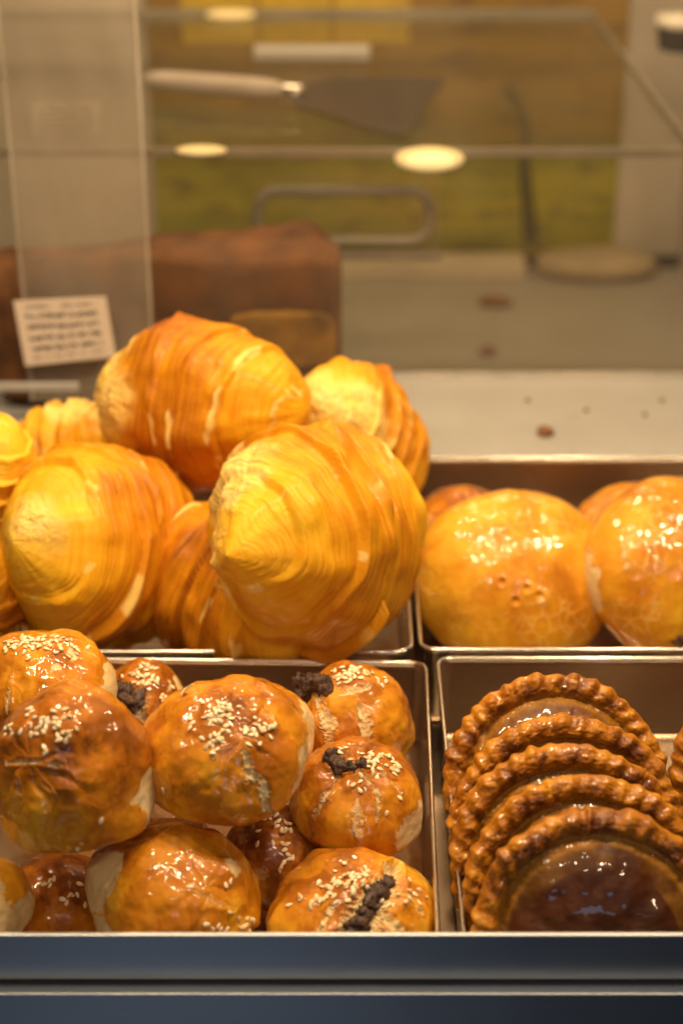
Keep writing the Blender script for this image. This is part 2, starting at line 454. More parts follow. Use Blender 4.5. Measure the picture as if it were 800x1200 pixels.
GB = 'sesame bean buns in the front tray'
bun('sesame_bun', 'largest sesame bun, stacked on top at the left, with a long wrinkled seam', 'bun', GB, 86, 909, 99, 108, 64.5, 11,
    cracks=[([(-.98, .22), (-.62, .24), (-.28, .3), (.02, .24), (.25, .05)], .03, .03, .6), ([(-.5, .2), (-.52, -.15), (-.55, -.4)], .03, .035, .1), ([(-.2, .22), (-.12, -.1), (-.1, -.3)], .025, .035, .1), ([(-.75, .2), (-.8, -.25)], .03, .03, .1), ([(.2,.15),(.32,-.12),(.4,-.2)],.025,.02,.5)],
    pale=[(.97, -.25, .10, .36, .07), (.55,-.62,-.6,.30,.16)],
    seeds=[(-.08, .64, .10, .07, 26), (-.35, .74, .05, .04, 5), (-.58, .58, .05, .04, 6), (.07, .54, .05, .05, 6), (-.15, .42, .03, .03, 2), (.45, -.4, .01, .01, 1), (.15, -.73, .01, .01, 1), (-.3,.55,.1,.05,5)],
    pleat=((-.35, .3), 9, .04), base_brown=.36, top_brown=.3, n=150)
bun('sesame_bun', 'sesame bun on top mid tray, thick seed cluster over a pale flaky tear', 'bun', GB, 261, 885, 101, 90, 66, 12,
    cracks=[([(.3, .3), (.38, -.05), (.52, -.35), (.6, -.55)], .065, .03, .95), ([(.42, .12), (.33, -.3)], .04, .02, .8), ([(.55, .7), (.72, .42)], .03, .04, .15), ([(-.75,-.45),(-.3,-.48)],.02,.01,.3)],
    pale=[(1.0, -.26, .0, .46, .07)],
    seeds=[(-.02, .55, .14, .13, 44), (.02, .72, .14, .06, 16), (-.05, .28, .05, .08, 8), (.45, .45, .12, .10, 22), (-.62, -.3, .01, .01, 1), (-.35,.5,.04,.04,3), (.65,.4,.04,.03,3)],
    flakes=[(-.52, .80, .75, .75, .35)], pleat=((.3, .35), 8, .035), base_brown=.28, top_brown=.38, n=150)
bun('sesame_bun', 'shiny golden sesame bun at the tray\'s left back corner, behind the largest bun', 'bun', GB, 52, 812, 86, 76, 72, 13,
    cracks=[([(-.32, .4), (-.36, 0), (-.35, -.3)], .035, .02, .6)],
    pale=[(.95, .0, .22, .46, .12), (.28, .48, .10, .10), (.56,.62,.08,.09)],
    seeds=[(.0, .84, .20, .06, 48), (-.3, .8, .16, .08, 26), (.5, .70, .08, .06, 6), (.3, .75, .1, .05, 6)], base_brown=.1, top_brown=.32, n=120)
bun('sesame_bun', 'half hidden bun at the tray\'s back wall with dark filling between two seed patches', 'bun', GB, 166, 838, 58, 62, 76, 14,
    cracks=[([(-.6, .6), (-.1, .35), (.2, .0)], .2, .10, .9)], pale=[(.7, .5, .2, .25, .1)],
    filling=[([(-.68, .5), (-.3, .5), (.08, .3)], .52, -.02)], seeds=[(.1, .78, .22, .10, 40), (.5, .4, .12, .14, 16), (-.35, .06, .12, .08, 14), (-.1,.1,.1,.05,6)], n=90)
bun('sesame_bun', 'smooth bun with a bare pale side, tucked behind the middle bun', 'bun', GB, 298, 860, 71, 65, 71, 15,
    pale=[(1.0, -.05, .1, .62, .07)], seeds=[(-.35, .9, .12, .03, 9), (.05, .93, .06, .02, 4)], base_brown=.2, top_brown=.3, n=100)
bun('sesame_bun', 'cracked bun in the back right corner with a knob of dark filling', 'bun', GB, 412, 852, 73, 73, 74, 16,
    cracks=[([(-.55, .75), (-.4, .2), (-.32, -.5)], .12, .05, .9), ([(.1, .5), (.25, 0), (.2, -.5)], .09, .035, .9), ([(-.2, .6), (.3, .7)], .05, .03, .8)],
    pale=[(-.9, -.2, .35, .3, .1)], filling=[([(-.8, .56), (-.6, .70), (-.3, .64)], .50, -.04)],
    seeds=[(.1, .9, .22, .06, 46), (-.1, .84, .1, .05, 12), (-.78, .72, .06, .08, 7), (.45, .72, .08, .06, 4)], base_brown=.18, top_brown=.32, n=120)
bun('sesame_bun', 'bun against the right wall of its tray, crumbled filling on top of it', 'bun', GB, 418, 940, 81, 76, 69.5, 17,
    cracks=[([(-.5, .72), (-.2, .62), (.25, .68)], .05, .05, .8), ([(-.25, .6), (-.5, .15), (-.62, -.3)], .05, .05, .75), ([(.05, .62), (.3, .2), (.3, -.15)], .045, .045, .7), ([(.0, .2), (.05, -.5)], .08, .015, .55), ([(.4, .6), (.62, .2)], .03, .03, .4)],
    pale=[(.86, -.36, .36, .44, .09)], filling=[([(-.48, .80), (-.28, .68), (.0, .64)], .26, .0), ([(-.02, .7), (.14, .72)], .13, .05)],
    seeds=[(.3, .78, .2, .09, 38), (.6, .62, .06, .06, 7), (.42, -.02, .01, .01, 1), (.62, .2, .01, .01, 1), (.02, .42, .2, .08, 5), (-.3, .9, .1, .03, 4)], pleat=((.0, .6), 10, .06), base_brown=.25, top_brown=.38, n=130)
bun('sesame_bun', 'bun at the front rim with a wide bare pale side and puckered tear', 'bun', GB, 204, 1048, 102, 90, 65.3, 18,
    cracks=[([(.2, .28), (.5, .12), (.85, -.15)], .05, .05, .55), ([(.45, -.62), (.75, -.52), (1.0, -.4)], .13, .06, .9), ([(.4, .7), (.7, .42)], .025, .03, .2), ([(.55,.8),(.8,.5)],.03,.03,.2)],
    pale=[(-.88, .22, .34, .46, .10), (-.8, -.42, .42, .40, .10), (.80, .48, .11, .08)],
    filling=[([(.62, -.52), (.72, -.44)], .2, -.02)],
    seeds=[(.58, -.22, .10, .07, 16), (.68, -.33, .06, .05, 7), (.9, -.35, .05, .16, 14), (.85, -.55, .07, .1, 12), (.28, .3, .01, .01, 1), (.72, .28, .02, .02, 2), (.5, -.42, .03, .05, 3)], pleat=((.5, .2), 8, .03), base_brown=.25, top_brown=.25, n=140)
bun('sesame_bun', 'bun at the front rim split wide open by a dark filling ridge', 'bun', GB, 412, 1084, 104, 78, 65.6, 19,
    cracks=[([(.60, .80), (.36, .60), (.12, .26), (-.02, -.1), (-.06, -.3)], .21, .15, .95), ([(-.2, .55), (-.45, .0)], .05, .04, .85), ([(.3, .55), (.55, .1), (.6, -.2)], .06, .05, .9), ([(.55, .6), (.82, .2)], .04, .04, .6)],
    filling=[([(.60, .76), (.36, .60), (.12, .26), (-.02, -.1), (-.06, -.3)], .42, -.04)],
    seeds=[(.0, .8, .2, .09, 50), (-.3, .62, .15, .1, 22), (.72, .5, .08, .08, 14), (-.6, .45, .1, .1, 5), (-.35, .2, .02, .02, 1), (.45, .5, .08, .06, 5)], base_brown=.1, top_brown=.3, n=140)
bun('sesame_bun', 'dark reddish bun wedged low between the two buns at the front rim', 'bun', GB, 324, 1008, 66, 64, 69.5, 20,
    pale=[], cracks=[([(-.3, .0), (-.1, -.1)], .1, .01, .35)], seeds=[(-.05, .72, .16, .12, 24), (.25, .35, .14, .1, 6), (.75, .2, .05, .05, 2), (.1, .1, .03, .05, 3)], base_brown=.62, top_brown=.3, n=90)
bun('sesame_bun', 'pale unwashed bun cut off by the lower left corner', 'bun', GB, -44, 1062, 78, 66, 65, 21,
    pale=[(.6, .2, .8, .5, .3), (.9, -.2, .3, .3, .15)], base_brown=.1, top_brown=.1, n=90)
bun('sesame_bun', 'shaded flat bun low under the largest bun with a few seeds', 'bun', GB, 72, 1062, 70, 66, 68.5, 22,
    cracks=[([(.3, .6), (.1, .0)], .04, .03, .3)], seeds=[(.35, .45, .15, .12, 7), (-.1, .6, .15, .1, 5)], base_brown=.4, top_brown=.3, n=90)

# ------------------------------------------------------------------ round glazed puffs in the tray behind
def puff(label, px, py, f, a, c, normal, seed, cracks=(), pale=(), pits=(), seeds=(), filling=None, bb=.15, tb=.2, n=120, lump=.03, name='glazed_puff'):
    nz = np.array(normal, float); nz /= np.linalg.norm(nz)
    x = np.cross([0, 0, 1.0], nz); x /= np.linalg.norm(x); y = np.cross(nz, x)
    ctr = W(px, py, f)
    cr = [([uv2dir(*p) for p in pts], w, d, pal) for pts, w, d, pal in cracks]
    pl = [(cam2w(*p[:3]), p[3], p[4]) for p in pale]
    B = Blob(seed, (a[0], a[1], c), frame=np.stack([x, y, nz], 1), cracks=cr, pale=pl, pits=[(uv2dir(*p), q, w) for p, q, w in pits], lump=lump, flat=.6, base_brown=bb, top_brown=tb, topdir=nz)
    base = np.array([0, 0, max(a)*.6])
    root = thing(name, label, 'pastry', ctr-base, 'glazed round puffs in the rear tray')
    D, F = cubesphere(n); P, wash, brown, flake = B(D, True)
    qmesh('crust', P+base, F, M['puff'], root, attrs={'wash': wash, 'brown': brown, 'flake': flake})
    if filling:
        for (pts, wid, lift) in filling: put_filling(root, B, base, [uv2dir(*p) for p in pts], wid, lift, seed)
    print(label[:40], np.round(ctr, 1))
    return root
rr = np.random.default_rng(5)
web = []
for k in range(11):
    a0 = k/11*6.28+rr.uniform(-.2, .2); r0 = rr.uniform(.15, .3); r1 = rr.uniform(.5, .85)
    pts = [(r*math.cos(a0+rr.uniform(-.22, .22)), -.05+r*math.sin(a0+rr.uniform(-.22, .22))) for r in np.linspace(r0, r1, 4)]
    web.append((pts, .026, .004, .75))
for k in range(7):
    a0 = rr.uniform(0, 6.28); rd = rr.uniform(.25, .5)
    web.append(([(rd*math.cos(a0+t), -.05+rd*math.sin(a0+t)) for t in (0, .25, .5)], .024, .004, .7))
puff('glazed puff by the tray divider, whole face visible with docking holes and wrinkled glaze', 601, 678, 88, (5.2, 4.7), 2.9, cam2w(-.03, .30, 1), 31,
     cracks=(), pits=[((.12, -.12), .045, .05), ((-.06, -.3), .045, .05), ((.3, -.22), .045, .05), ((-.28, -.02), .045, .05)], n=150, bb=.10, tb=.12)
puff('glazed puff with a pale side seam and a dark filling spot at its base', 796, 668, 87, (5.1, 4.9), 3.0, cam2w(.30, .22, 1), 32,
     cracks=[([(-.62, .55), (-.72, .1), (-.66, -.5)], .03, .02, .6), ([(-.35, .6), (-.5, .2)], .02, -.006, .5), ([(.0, .55), (-.1, .3)], .02, -.006, .5)], pale=[(-1, -.15, .25, .30, .1)],
     filling=[([(-.1, -.82), (-.02, -.72)], .42, -.08)], bb=.18, tb=.12, n=130)
puff('browner glazed puff peeping out behind the puff with docking holes', 540, 640, 93, (3.4, 3.4), 2.6, cam2w(-.1, .5, 1), 33, bb=.5, tb=.2, n=70)
puff('glazed puff behind the one with the pale side seam', 745, 644, 93, (4.0, 3.9), 2.6, cam2w(-.2, .4, 1), 34, bb=.35, tb=.2, n=80)

# ------------------------------------------------------------------ croissants
def croissant(label, px, py, f, axis, L, R, seed, squash=1.0, wraps=5, pale=(), brown=.25, tipq=.62, step=.15, phase=0.0, tilt=.10, bend=0.0, name='croissant', streak=.5, nu=420, nv=340, updir=None):
    ctr = W(px, py, f); A = cam2w(*axis)
    ud = UP if updir is None else cam2w(*updir)
    S1 = ud-A*(ud@A); S1 /= np.linalg.norm(S1); S2 = np.cross(A, S1)
    t = np.linspace(-1, 1, nu); t = np.sign(t)*(1-(1-np.abs(t))**1.25)
    th = np.arange(nv)/nv*2*math.pi
    T, TH = np.meshgrid(t, th, indexing='ij'); T = T.ravel(); TH = TH.ravel()
    C3 = np.stack([np.cos(TH), np.sin(TH), np.zeros_like(TH)], 1)
    sd = seed*5.1
    base = np.clip(1-np.abs(T)**2.0, 0, 1)**np.where(T > 0, tipq, .52)
    Z = np.stack([T*0, T*0, T], 1)
    wv = vnoise(C3*.8+Z*1.3+sd, seed)*.075
    s = np.abs(T)+tilt*np.cos(TH+phase)*np.sign(T)*(1-np.abs(T))+wv
    q = s*wraps+.35+TH/(2*math.pi)
    k = np.floor(q); h = q-k; k = k-TH/(2*math.pi)
    jig = vnoise(np.stack([k*3.1+sd, np.cos(TH)*1.5, np.sin(TH)*1.5], 1), seed+2)
    edge = .95+.03*jig
    saw = np.where(h < edge, (h/edge)**2.2, 1-sstep(edge, 1.0, h))
    q2 = s*wraps*4.3+TH/math.pi+.25*vnoise(C3*1.3+Z*2+sd, seed+16); h2 = q2-np.floor(q2)
    mm = sstep(-.15, .45, vnoise(C3*2.4+Z*5+sd+7, seed+17))
    saw2 = np.where(h2 < .86, (h2/.86)**1.6, 1-sstep(.86, 1.0, h2))*mm
    amp = sstep(-.5, .35, vnoise(np.stack([k*4.7+sd, np.cos(TH)*1.1, np.sin(TH)*1.1], 1), seed+18))
    r = base*(1+step*(saw-.4)*(.25+.9*amp)*np.clip(base*1.6, 0, 1)+.007*saw2)
    fine = vnoise(np.stack([s*58, np.cos(TH)*1.2+sd, np.sin(TH)*1.2], 1), seed+3)
    fine2 = vnoise(np.stack([s*96, np.cos(TH)*4+sd, np.sin(TH)*4], 1), seed+4)
    mid = vnoise(np.stack([s*20, np.cos(TH)*1.3+sd, np.sin(TH)*1.3], 1), seed+5)
    lump = fbm(C3*1.1+Z*1.9+sd, 3, seed+6)
    q3 = s*11+TH/math.pi+.15*vnoise(C3*1.5+sd, seed+21); k3 = np.floor(q3); h3 = q3-k3; k3 = k3-TH/math.pi
    win = sstep(.12, .34, vnoise(np.stack([k3*3.7+sd, np.cos(TH)*1.5, np.sin(TH)*1.5], 1), seed+22))
    groove = np.exp(-((h3-.5)/.055)**2)*win; lip3 = np.exp(-((h3-.36)/.09)**2)*win
    r = r-base*.016*groove+base*.007*lip3
    r = r*(1+.0035*fine+.003*fine2+.006*mid+.21*lump)
    P = (T*L)[:, None]*A+(R*r)[:, None]*(np.cos(TH)[:, None]*S1+squash*np.sin(TH)[:, None]*S2)
    if bend: P = P+(bend*(T**2))[:, None]*S1
    # pale: exposed dough on wrap edges in broken streaks
    pn = vnoise(np.stack([k*5.3+sd, np.cos(TH)*2.5, np.sin(TH)*2.5], 1), seed+8)+.30*vnoise(np.stack([s*30, np.cos(TH)*8, np.sin(TH)*8], 1)+sd, seed+9)
    wid = .045+.045*vnoise(np.stack([k*2.3+sd, np.cos(TH)*3, np.sin(TH)*3], 1), seed+12)
    pw = sstep(.20, .62, pn+(streak-.5)*.6); hp = h+.10*vnoise(C3*2.6+Z*7+sd+3, seed+24)+.05*vnoise(C3*7+Z*9+sd, seed+25)
    wid = wid*(.25+1.1*pw); pal = sstep(edge-wid-.04, edge-wid, hp)*sstep(edge+.06, edge, hp)*sstep(.05, .3, pw)*(.55+.3*pw)
    dirn = P/np.linalg.norm(P, axis=1)[:, None]
    rough = np.zeros(len(T))
    for (pr, pu, pt, ang, amp) in pale:
        d = np.arccos(np.clip(dirn@cam2w(pr, pu, pt), -1, 1))
        m = sstep(ang+.16, ang-.16, d+amp*(fbm(P*.5+sd, 4, seed+10)*1.6+fine*.10))
        pal = np.maximum(pal, m*.85); rough = np.maximum(rough, m)
    cr = fbm(P*np.array([1.1, 1.1, 1.1])+sd, 4, seed+11)
    P = P+dirn*((cr*.30+np.abs(fbm(P*3+sd, 3, seed+13))*.10)*rough)[:, None]
    blot = fbm(C3*1.7+Z*2.6+sd+9, 4, seed+30)
    br = brown-.20+.16*groove+.34*sstep(1.0, .2, np.abs(T))+.09*saw*amp+.03*saw2+.30*lump+.26*blot+.03*mid+.03*fine+.12*(np.abs(T) < .5)
    lowz = P[:, 2].min(); b0 = np.array([0, 0, -lowz])
    root = thing(name, label, 'croissant', ctr-b0, 'croissants piled in the rear tray')
    qmesh('crust', P+b0, grid_faces(nu, nv), M['croissant'], root, attrs={'pale': np.clip(pal, 0, 1), 'brown': np.clip(br, 0, 1), 'stria': np.clip(.5+.5*fine*.7+.3*fine2, 0, 1)})
    print(label[:40], np.round(ctr, 1), 'low', round(ctr[2]+lowz, 1))
    return root
croissant('big croissant fronting the pile, blunt tip left with ragged pale dough above it', 365, 627, 80, (-.60, -.14, .79), 6.1, 5.25, 41, squash=.86, wraps=2.5,
          pale=[(-.74, .52, .30, .44, .25), (-.90, .05, .42, .24, .2)], brown=.22, tipq=.92, phase=.6, streak=.55)
croissant('croissant on top of the pile, pointing right, with broken white streaks', 238, 471, 88, (.86, -.10, .50), 6.3, 4.2, 42, wraps=2.6, pale=[(-.97, .0, .15, .46, .2)], brown=.40, tipq=.66, phase=2.2, streak=.75, step=.12)
croissant('upright croissant left of the middle, its pale blunt tip towards us', 116, 640, 84, (-.52, .06, .85), 6.2, 5.2, 43, squash=.74, wraps=2.8, pale=[(-.42, .25, .85, .20, .15)], brown=.30, tipq=.74, phase=1.0, step=.11)
croissant('croissant in shade under the big front one, streaked lengthwise', 268, 692, 84, (.66, -.30, .6), 6.0, 4.15, 44, squash=.9, wraps=3.4, brown=.40, tipq=.55, phase=3.0)
croissant('croissant behind the big front one, its torn pale side towards us', 424, 512, 92, (.5, -.45, -.5), 4.9, 3.6, 45, squash=.82, wraps=3.6, pale=[(-.25, .25, .95, .62, .35)], brown=.34, tipq=.5)
croissant('pale golden croissant cut by the left edge, highest of those there', -14, 575, 86, (.25, .8, .5), 4.2, 3.2, 46, squash=.8, wraps=4, brown=.08, tipq=.5)
croissant('small browner croissant cut by the left edge just above the sesame buns', -14, 700, 83, (.2, .6, .7), 3.6, 2.5, 47, squash=.75, wraps=4, brown=.45, nu=180, nv=240)
croissant('pale croissant mostly hidden behind the upright one, under the topmost', 92, 532, 93, (.8, .05, .3), 4.6, 2.7, 48, wraps=4, pale=[(.0, .9, .45, .5, .35)], brown=.12, nu=200, nv=280)

# ------------------------------------------------------------------ crimped round pies
def pie_mesh(seed, R, dome, dark=0.0, N=39, nr=150, nt=39*15):
    rho_f = np.concatenate([np.linspace(0.002, .74, 52), np.linspace(.745, 1.0, 64)]); nb = 30
    th = np.arange(nt)/nt*2*math.pi
    sd = seed*2.9
    rows = []; zone = []; br = []
    c, s_ = np.cos(th), np.sin(th)
    def ring(rho, front):
        C = np.stack([c*rho, s_*rho, np.zeros(nt)], 1)
        lum = fbm(C*2.2+sd, 3, seed); lum2 = fbm(C*7+sd, 3, seed+1)
        ridge_r = vnoise(np.stack([th/6.283*N*.8, th*0, th*0+sd], 1), seed+2)
        var = 1+.22*vnoise(np.stack([c*4+sd, s_*4, c*0], 1), seed+7)
        ph = th*N/2+(rho-.9)*6.5+.8*vnoise(np.stack([c*5, s_*5, c*0+sd], 1), seed+3)
        rope = .5-.5*np.cos(2*ph); rope = rope*(.55+.45*vnoise(np.stack([np.floor(ph/math.pi)*1.7, rho*6+th*0, th*0+sd], 1), seed+8))+.55*fbm(C*9+sd, 3, seed+9)
        outer = 1+.035*(rope-.5)+.014*ridge_r+.012*vnoise(np.stack([c*3, s_*3, c*0+sd], 1), seed+4)
        k = np.clip((rho-.785)/.215, 0, 1); bump = np.clip(1-np.abs(2*k-1)**2.6, 0, 1)**.85
        rr_ = rho*R*(1+(outer-1)*sstep(.78, .95, np.array(rho)))*(1+.030*vnoise(np.stack([c*1.3, s_*1.3, c*0+sd], 1), seed+12))
        if front:
            z = dome*np.clip(1-(rho/.8)**2.6, 0, 1)**.8*(1+.10*lum)+lum2*.05*(rho < .8)+.32
            z = z+bump*(.30+.17*rope*var)*R/4.7-.03*np.exp(-((rho-.78)/.05)**2)
        else:
            z = -.15-bump*(.16+.14*rope)+np.zeros(nt)
        if not front and rho < .78: z = -.15+lum2*.03
        zo = np.zeros(nt)+(sstep(.69, .75, np.array(rho))*.5+sstep(.785, .82, np.array(rho))*.5)
        zo = np.clip(zo+(lum2*.35+lum*.35)*((rho > .58) & (rho < .84)), 0, 1)
        b = (.15+.45*(1-rope)*bump)+(.35 if rho > .76 else .14)*lum+.25*ridge_r*bump+.25*max(0, 1-rho/.5)+dark*(rho < .8)
        return np.stack([c*rr_, s_*rr_, z], 1), zo, b
    prof = [(r, True) for r in rho_f]+[(r, False) for r in np.linspace(1.0, .002, 44)]
    for r, fr in prof:
        a, b, d = ring(r, fr); rows.append(a); zone.append(b); br.append(d)
    # join rim smoothly
    i = len(rho_f)-1; m = (rows[i][:, 2]+rows[i+1][:, 2])/2; rows[i][:, 2] = m+.08; rows[i+1][:, 2] = m-.08
    Vv = np.concatenate(rows); an = np.arctan2(Vv[:, 1], Vv[:, 0]); rd = np.hypot(Vv[:, 0], Vv[:, 1])/R
    Vv[:, 2] += rd**3*(.20*vnoise(np.stack([np.cos(an)*1.8, np.sin(an)*1.8, an*0+sd], 1), seed+13)+.09*vnoise(np.stack([np.cos(an)*5, np.sin(an)*5, an*0+sd], 1), seed+14))
    Vv += ((.13*fbm(Vv*1.9+sd, 3, seed+15)+.05*fbm(Vv*5.5+sd, 3, seed+16))*sstep(.68, .8, rd)+.13*fbm(Vv*1.1+sd, 2, seed+17)*(1-sstep(.68, .8, rd)))[:, None]*np.array([0, 0, 1.0])
    return Vv, grid_faces(len(prof), nt), np.concatenate(zone), np.clip(np.concatenate(br), 0, 1)
GP = 'crimped round pies standing in a row'
def pie(label, x, y, z, lean, R, dome, seed, yaw=0.0, roll=0.0, group=GP, dark=-.12):
    V, F, zo, br = pie_mesh(seed, R, dome, dark)
    nrm = np.array([math.sin(yaw), -math.cos(yaw)*math.cos(lean), math.sin(lean)]); nrm /= np.linalg.norm(nrm)
    X = np.cross([0, 0, 1.0], nrm); X /= np.linalg.norm(X); Y = np.cross(nrm, X)
    cr, sr = math.cos(roll), math.sin(roll); X, Y = X*cr+Y*sr, Y*cr-X*sr
    P = V[:, :1]*X+V[:, 1:2]*Y+V[:, 2:]*nrm
    lo = P[:, 2].min(); b0 = np.array([0, 0, -lo])
    root = thing('crimped_pie', label, 'pie', np.array([x, y, z])-b0, group)
    qmesh('crust', P+b0, F, M['pie'], root, attrs={'zone': zo, 'brown': br})
    print(label[:30], 'low', round(z+lo, 2))
rad = math.radians
pie('front pie of the row, its dark glazed dome in full view', 9.45, 49.6, 4.3, rad(22), 4.72, 1.0, 51, dark=.34)
pie('pie right behind the front pie of the row, only its crimp showing', 9.2, 51.7, 4.35, rad(22), 4.7, 1.0, 52, .03, .4)
pie('middle pie of the row, third from the front', 8.85, 53.8, 4.3, rad(22), 4.7, .95, 53, -.02, .9)
pie('fourth pie of the row, leaning on the rearmost pie', 8.95, 55.8, 4.2, rad(25), 4.7, .95, 54, .03, 1.7)
pie('rearmost pie of the row, its knobbly rim highest and a bright spot on its dome', 8.9, 58.9, 4.2, rad(32), 4.75, 1.25, 55, .02, 2.3, dark=.0)
pie('pie cut off by the right edge beside the row', 18.3, 59.0, 4.5, rad(24), 4.7, 1.0, 56, 0, .3, 'crimped round pies standing in a row')

# ------------------------------------------------------------------ steel trays
def rrect(x0, x1, y0, y1, r, n=8):
    out = []
    for (cx, cy, a0) in ((x1-r, y1-r, 0), (x0+r, y1-r, 90), (x0+r, y0+r, 180), (x1-r, y0+r, 270)):
        for k in range(n+1):
            a = math.radians(a0+90*k/n); out.append((cx+r*math.cos(a), cy+r*math.sin(a)))
    return np.array(out)
def tray(label, x0, x1, y0, y1, rot=0.0, depth=4.2, pivot=None):
    cx, cy = (x0+x1)/2, (y0+y1)/2; hx, hy = (x1-x0)/2, (y1-y0)/2
    root = thing('steel_tray', label, 'tray', (cx, cy, .05), 'steel trays of pastry')
    root.rotation_euler = (0, 0, rot)
    def loops(prof):
        rows = []
        for inset, z in prof:
            L = rrect(-hx+inset, hx-inset, -hy+inset, hy-inset, max(.15, .8-inset)); rows.append(np.c_[L, np.full(len(L), z)])
        return np.concatenate(rows), len(rows), len(rows[0])
    V, nu, nv = loops([(hy-.2, .08), (1.0, .08), (.45, .09), (.33, .18), (.27, .5), (.14, depth-.25), (.10, depth-.05)])
    V2, nu2, _ = loops([(.06, depth-.05), (.10, depth-.25), (.23, .5), (.30, .12), (.42, .02), (1.0, .0), (hy-.2, .0)])
    Vv = np.concatenate([V, V2]); qmesh('pan', Vv, grid_faces(nu+nu2, nv), M['tray'], root)
    # rolled rim
    a = np.linspace(0, 2*math.pi, 13)
    V3, n3, _ = loops([(.08+.10*math.cos(t), depth+.11*math.sin(t)) for t in a])
    qmesh('rolled_rim', V3, grid_faces(n3, nv), M['rim'], root)
    return root
tray('front left steel tray holding the sesame buns', -19.5, 3.8, 47.75, 69.15, math.radians(-1.2))
tray('front right steel tray holding the crimped pies', 4.42, 27.5, 47.75, 69.3)
tray('rear left steel tray holding the croissants', -19.5, 3.42, 69.75, 92.3)
tray('rear right steel tray holding the glazed puffs', 3.70, 27.5, 69.95, 92.3)

# ------------------------------------------------------------------ setting: display floor, ledge, worktop, wall
def structure(name, bm, mat):
    o = bm_link(name, bm, mat); o['kind'] = 'structure'; return o
structure('display_floor', box_bm(-60, 60, 47.5, 92.6, -1.5, 0), M['rim_floor'] if 'rim_floor' in M else M['tray'])
structure('steel_ledge', box_bm(-60, 60, 92.7, 106, -8, 4.05, .25), M['deck'])
structure('worktop', box_bm(-60, 60, 106.1, 162, -9, -6, .2), M['worktop'])
M['lip'] = steel('lip_steel', (.75, .70, .64), .2, .35)
structure('ledge_lip', box_bm(-60, 60, 105.5, 105.95, 4.056, 4.5, .1), M['lip'])
structure('wall_gap_shade', box_bm(-14, 33, 160.6, 161.4, -5.99, -5.0), M['dark'])  # dark strip painting the shade of the gap behind the worktop
M['wall'] = simple('warm_wall', (.50, .45, .40), .6, 0, .12, 9)
structure('back_wall', box_bm(-90, 90, 162.1, 165, -60, 90), M['wall'])
structure('side_wall', box_bm(33, 35, 112, 162, -6, 60), M['wall'])

# steel counter front
t = thing('counter_front', 'brushed steel counter edge of two bars with a dark gap between, across the bottom', 'counter edge', (0, 46.4, -14))
bm_link('upper_bar', box_bm(-60, 60, .88, 1.1, 14+4.13, 14+6.12, .06, 3), M['counter'], t, smooth=False)
bm_link('gap_shade_strip', box_bm(-60, 60, .95, 1.08, 14+3.9, 14+4.13), M['dark'], t)  # near-black strip paints the shade in the groove between the bars
bm_link('lower_bar', box_bm(-60, 60, .3, 1.1, 0, 14+3.98, .05, 3), M['counter'], t)

# crumbs on the ledge and worktop
def crumb(label, p, s, sd, group=None):
    D, F = cubesphere(10); V = D*np.array(s)*(1+.5*fbm(D*2+sd, 3, sd))[:, None]
    o = qmesh('crumb', V+np.array([0, 0, s[2]*.8]), F, M['crumb'], None, p)
    tag(o, label, 'crumb', group)
crumb('darkest crumb on the steel ledge behind the glazed puffs', G(638, 510, 4.05), (.52, .42, .3), 1, 'crumbs')
crumb('brown crumb on the worktop, the larger of the two up there', G(580, 358, -6), (1.3, .9, .45), 2, 'crumbs')
crumb('brown crumb near the front of the worktop, just above the ledge edge', G(571, 415, -6), (.75, .6, .35), 3, 'crumbs')
for k, (x, y) in enumerate(((686, 482), (775, 470), (755, 487), (618, 470))):
    crumb('tiny crumb on the right part of the steel ledge', G(x, y, 4.05), (.17, .14, .1), 4+k, 'tiny crumbs on the ledge')

for k in range(9):
    o = bpy.data.objects.new('loose_seed', SEED); COL.objects.link(o)
    o.location = Vector((rng.uniform(2.3, 3.3), rng.uniform(50, 58), .20))*U; o.rotation_euler = (rng.uniform(-.2, .2), rng.uniform(-.2, .2), rng.uniform(0, 6.28))
    tag(o, 'loose sesame seed fallen on the bun tray floor by its right wall', 'sesame seed', 'loose sesame seeds on the tray floor')

# brown cake block and its card, cloudy divider
cake = simple('brown_cake', (.125, .047, .013), .85, 0, .5, 40)
yel = simple('yellow_cake', (.27, .14, .014), .8, 0, .55, 45)
t = thing('cake_block', 'brown block of cake on the ledge at the left with a yellow patch', 'cake', (-11, 103, 4.05))
bmc = box_bm(-11.2, 11.0, -3.0, 2.9, 0, 10.4, 2.0, 5); bmesh.ops.subdivide_edges(bmc, edges=bmc.edges[:], cuts=3, use_grid_fill=True)
for v in bmc.verts:
    q = np.array([[v.co.x, v.co.y, v.co.z]]); v.co.z *= 1+.12*float(vnoise(q*.25, 3)[0])-.012*max(0, -v.co.x-4); v.co.y += .25*float(vnoise(q*.5, 4)[0])
bm_link('sponge', bmc, cake, t, smooth=True)
D, F = cubesphere(24); V = np.sign(D)*np.abs(D)**.4*np.array([3.2, .35, 1.75]); V *= (1+.08*fbm(D*2, 3, 2))[:, None]
qmesh('yellow_filling', V+np.array([7.3, -3.15, 4.9]), F, yel, t)

